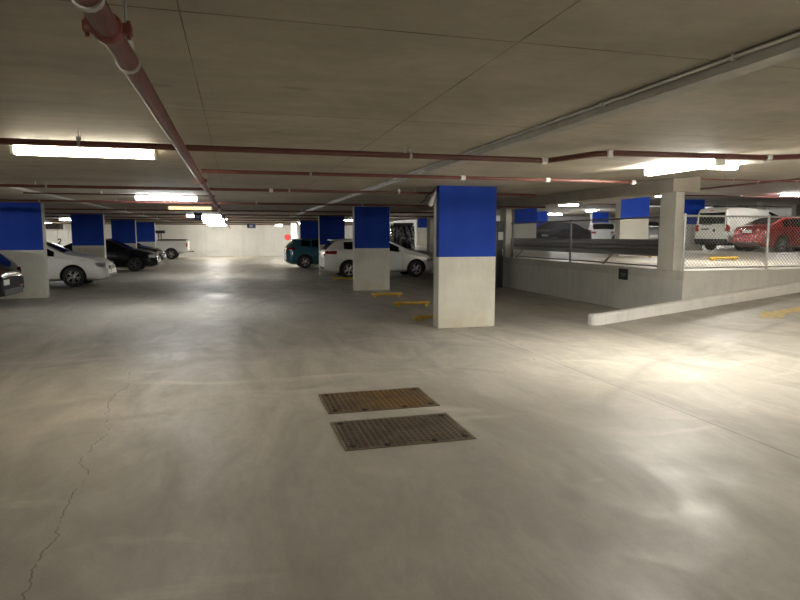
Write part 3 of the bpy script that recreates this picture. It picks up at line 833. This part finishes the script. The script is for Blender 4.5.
def hatch(paint, **kw):
    L, W = 4.36, 1.80; h = L/2
    P = dict(L=L, W=W, paint=paint, wr=.325, wheels=(-1.27,1.40), zb=.20, tumble=.36, rpinch=.2, rround=.4,
        top=[(-h,.95),(-h+.05,1.06),(-h+.22,1.22),(-h+.42,1.40),(-h+.75,1.46),(-.5,1.48),(0,1.48),(.35,1.43),(1.15,1.06),(1.5,.98),(1.9,.86),(2.05,.74),(h-.03,.62),(h,.52)],
        belt=[(-h,1.02),(-1.7,1.06),(-.8,1.0),(1.0,.92),(1.9,.76),(h,.5)],
        screens=[(.42,1.14,.93,'windscreen'),(-h+.06,-h+.42,.86,'rear_window')], sidewin=[(-1.45,-1.0),(-.92,-.1),(-.04,.72)],
        lamps=[(-h+.03,-h+.45,.92,1.04,'tail'),(1.85,2.12,.62,.74,'glass_clear')], doors=(-.08,.85,-.98), handles=(-.35,.55), mirror=.78,
        boxes=[('spoiler',paint,(-h+.30,-.58,1.42),(-h+.62,.58,1.465)),('number_plate','plate',(-h-.015,-.19,.72),(-h+.005,.19,.84)),('tail_lamp','tail',(-h-.012,-.72,.82),(-h+.03,-.42,.94)),('tail_lamp','tail',(-h-.012,.42,.82),(-h+.03,.72,.94)),('rear_bumper','black',(-h-.01,-.6,.32),(-h+.05,.6,.42)),
               ('grille','black',(h-.02,-.5,.38),(h+.012,.5,.52)),('number_plate','plate',(h+.006,-.19,.44),(h+.02,.19,.53))])
    P.update(kw); return P

def nose_at(nose, y_near, P, sgn, W=1.80): # car along X; sgn +1 faces +X; nose = x of the end that shows
    return nose - sgn*P['L']/2, y_near + P['W']/2

P = sedan('paint_white'); 
car('sedan', 'white sedan at left, nose out between two blue columns', 'car', (-3.93-P['L']/2, 20.7+.9, 0), 0, P)
P = sedan('paint_black', rim='alloy_dark')
car('sedan', 'black sedan nosing out beyond the white sedan', 'car', (-3.45-P['L']/2, 29.3+.9, 0), 0, P)
P = sedan('paint_grey', rim='alloy_dark')
car('sedan', 'dark grey car mostly hidden behind the black sedan and a column', 'car', (-3.9-P['L']/2, 36.0+.9, 0), 0, P)
P = hatch('paint_black', rim='alloy_dark', mirror_mat='black')
P['top'] = [(-2.18,.66),(-2.08,.93),(-1.9,1.06),(-1.58,1.29),(-1.3,1.42),(-.8,1.50),(-.3,1.53),(.35,1.49),(1.1,1.14),(1.5,1.06),(1.95,.92),(2.1,.78),(2.15,.62),(2.18,.52)]
P['screens'] = [(-1.7,-1.0,.86,'rear_window'),(.45,1.1,.93,'windscreen')]
P['lamps'] = [(-2.15,-1.8,.74,.86,'tail'),(1.85,2.12,.7,.82,'glass_clear')]
P['boxes'] = [('number_plate','plate',(-2.20,.30,.50),(-2.175,.62,.62)),('rear_bumper','black',(-2.19,-.6,.25),(-2.13,.6,.40)),('reflector','tail',(-2.20,-.6,.42),(-2.17,-.35,.46))]
P['clad'] = .60
P['belt'] = [(-2.18,.6),(-1.9,.92),(-.8,1.0),(1.0,.98),(1.9,.8),(2.18,.5)]
car('hatchback', 'dark hatchback cut off by the left edge, its rounded tail towards the aisle', 'car', (-5.0-2.18, 14.9+.9, 0), PI, P)
P = sedan('paint_grey', rim='alloy_dark')
car('sedan', 'dark car deep in the bays, its windscreen showing over the white sedan bonnet', 'car', (-10.0, 33.0, 0), 0, P)
P = hatch('paint_teal')
car('hatchback', 'teal blue car tail out at the far end of the right row', 'car', (2.42+P['L']/2, 30.0+.9, 0), 0, P)
P = hatch('paint_white')
car('hatchback', 'white hatchback parked behind the second right column, red tail lamps to the aisle', 'car', (3.24+P['L']/2, 22.5+.9, 0), 0, P)

# pickup
P = dict(L=5.2, W=1.84, paint='paint_white', wr=.37, wheels=(-1.52,1.62), zb=.42, rpinch=.03, rround=.08, fround=.35, sm=.05,
    top=[(-2.6,1.24),(-2.56,1.28),(-.55,1.30),(-.50,1.75),(-.1,1.80),(.5,1.78),(.8,1.68),(1.25,1.24),(1.9,1.16),(2.35,1.06),(2.5,.9),(2.6,.66)],
    belt=[(-2.6,1.1),(0,1.2),(1.2,1.14),(2.3,.9),(2.6,.6)], tumble=.25,
    screens=[(.82,1.22,.93,'windscreen')], sidewin=[(-.42,.08),(.14,.9)], lamps=[(-2.595,-2.50,.86,1.12,'tail'),(2.2,2.5,.80,.94,'glass_clear')],
    doors=(-.5,.11,1.0), handles=(-.2,.35), mirror=1.0,
    boxes=[('rear_bumper','chrome',(-2.85,-.8,.50),(-2.62,.8,.60)),('tow_bar','black',(-2.95,-.05,.48),(-2.80,.05,.56)),('number_plate','plate',(-2.62,-.19,.66),(-2.598,.19,.78)),
           ('tray_interior','dark',(-2.5,-.75,1.29),(-.6,.75,1.335))])
t = car('pickup_truck', 'white pickup truck at the back left, tray and tail towards the aisle', 'pickup truck', (-3.15-2.6, 43.6+.92, 0), PI, P)
b = NB()
for s in (-.8,.8): tube(b, [(-.75,s,1.29),(-.75,s,1.78)], .03, 8)
tube(b, [(-.75,-.85,1.78),(-.75,.85,1.78)], .03, 8); tube(b, [(-.75,-.85,1.55),(-.75,.85,1.55)], .02, 8)
finish('ladder_rack', b, M['black'], t, True)
b = NB(); box(b, (-1.15,.3,1.78),(-.55,.82,1.98),.03); finish('rack_box', b, M['black'], t)
b = NB(); tube(b, [(-.8,.82,1.36),(-2.5,.82,1.36)], .022, 8); tube(b, [(-.8,-.82,1.36),(-2.5,-.82,1.36)], .022, 8); finish('tray_rail', b, M['black'], t, True)

# white van
P = dict(L=4.9, W=1.86, paint='paint_cream', wr=.33, wheels=(-1.5,1.50), zb=.24, rpinch=.035, rround=.12, fround=.5, sm=.05, tumble=.16, clad=.34,
    top=[(-2.45,1.82),(-2.40,1.92),(-2.2,1.97),(-1.2,1.97),(.3,1.88),(.8,1.72),(1.6,1.16),(2.2,1.0),(2.36,.8),(2.45,.55)],
    belt=[(-2.45,1.15),(0,1.15),(1.5,1.1),(2.2,.9),(2.45,.5)],
    screens=[(.85,1.55,.93,'windscreen')], sidewin=[(.2,.95)], lamps=[(-2.445,-2.36,.86,1.16,'tail'),(2.1,2.35,.62,.80,'glass_clear')],
    doors=(.3,-.9,1.3), handles=(.5,), mirror=1.3, handle_mat='black', mirror_mat='black',
    boxes=[('rear_window','glass',(-2.462,-.70,1.22),(-2.44,.70,1.74)),('rear_bumper','black',(-2.52,-.86,.30),(-2.42,.86,.54)),('number_plate','plate',(-2.475,.18,.83),(-2.455,.52,.94)),
           ('plate_lamp','black',(-2.48,.12,.96),(-2.455,.56,1.02)),('badge','black',(-2.465,-.2,.86),(-2.452,-.1,.99)),('wiper','black',(-2.475,-.05,1.18),(-2.463,.5,1.21)),('tail_lamp','tail',(-2.47,-.89,.88),(-2.42,-.72,1.18)),('tail_lamp','tail',(-2.47,.72,.88),(-2.42,.89,1.18)),('high_brake_lamp','tail',(-2.462,-.12,1.82),(-2.40,.12,1.85))])
t = car('van', 'white panel van with black rear window on the deck, seen through the wire fence', 'van', (21.3+2.45*math.cos(R(6)), 23.2+2.45*math.sin(R(6)), DZ), R(6), P)
b = NB(); box(b, (-2.0,-.35,1.97),(-1.55,.35,2.07),.02); finish('roof_vent', b, M['black'], t)
for s_ in (-.62,.62):
    b = NB(); tube(b, [(-1.6,s_,2.06),(.6,s_,2.06)], .02, 8); finish('roof_rail', b, M['black'], t)
# red car
P = hatch('paint_red', L=4.5, wr=.33)
P['top'] = [(-2.2,.86),(-2.16,1.04),(-1.9,1.10),(-1.75,1.14),(-1.0,1.44),(-.5,1.48),(0,1.48),(.35,1.43),(1.15,1.06),(1.5,.98),(1.9,.86),(2.05,.74),(2.15,.62),(2.18,.52)]
P['belt'] = [(-2.2,.92),(-1.6,1.0),(-.8,.98),(1.0,.92),(1.9,.76),(2.18,.5)]
P['screens'] = [(.42,1.14,.93,'windscreen'),(-1.72,-1.05,.88,'rear_window')]
P['sidewin'] = [(-1.2,-.85),(-.78,-.1),(-.04,.72)]
P['lamps'] = [(-2.19,-1.85,.80,.98,'tail'),(1.85,2.12,.62,.74,'glass_clear')]
P['boxes'] = [('number_plate','plate',(-2.225,-.24,.80),(-2.20,.24,.92)),('rear_bumper','black',(-2.23,-.65,.28),(-2.16,.65,.40)),('tail_bar','chrome',(-2.222,-.34,.95),(-2.2,.34,.975)),('tail_reflector','tail',(-2.21,-.62,.78),(-2.19,-.42,.96)),('tail_reflector','tail',(-2.21,.42,.78),(-2.19,.62,.96))]
car('hatchback', 'red car on the deck in front of the white van, tail towards the fence', 'car', (20.95+2.2, 19.9+.9, DZ), 0, P)
# deck cars far
P = sedan('paint_black', rim='alloy_dark')
car('sedan', 'dark car on the deck behind the guard rail, pale reflections on its windscreen', 'car', (17.9, 31.2, DZ), R(205), P)
P = hatch('paint_white')
car('hatchback', 'small white car with red tail lamps, far back on the deck', 'car', (22.6, 34.0, DZ), R(62), P)
P = sedan('paint_silver')
car('sedan', 'silver car on the deck, glimpsed just left of the corner post', 'car', (20.4, 27.2, DZ), R(70), P)
P = sedan('paint_silver')
car('sedan', 'pale grey car far back on the deck, right of the white one with red lamps', 'car', (27.2, 36.4, DZ), R(60), P)

# ------------------------------------------------------------------ world, camera, view
w = bpy.data.worlds.new('World'); sc.world = w; w.use_nodes = True
w.node_tree.nodes['Background'].inputs[0].default_value = (.02,.02,.022,1); w.node_tree.nodes['Background'].inputs[1].default_value = .2
cam = bpy.data.cameras.new('camera'); co = bpy.data.objects.new('camera', cam); C.objects.link(co); sc.camera = co
cam.sensor_width = 36; cam.lens = 600/800*36; cam.clip_end = 200; cam.clip_start = .05
th = math.atan(64/600); yw = math.atan(165/math.hypot(600,64))
co.location = (0,0,1.6); co.rotation_euler = (PI/2-th, 0, -yw)
vs = sc.view_settings; vs.view_transform = 'Standard'; vs.look = 'None'; vs.gamma = 1; vs.use_curve_mapping = False; vs.exposure = 1.6
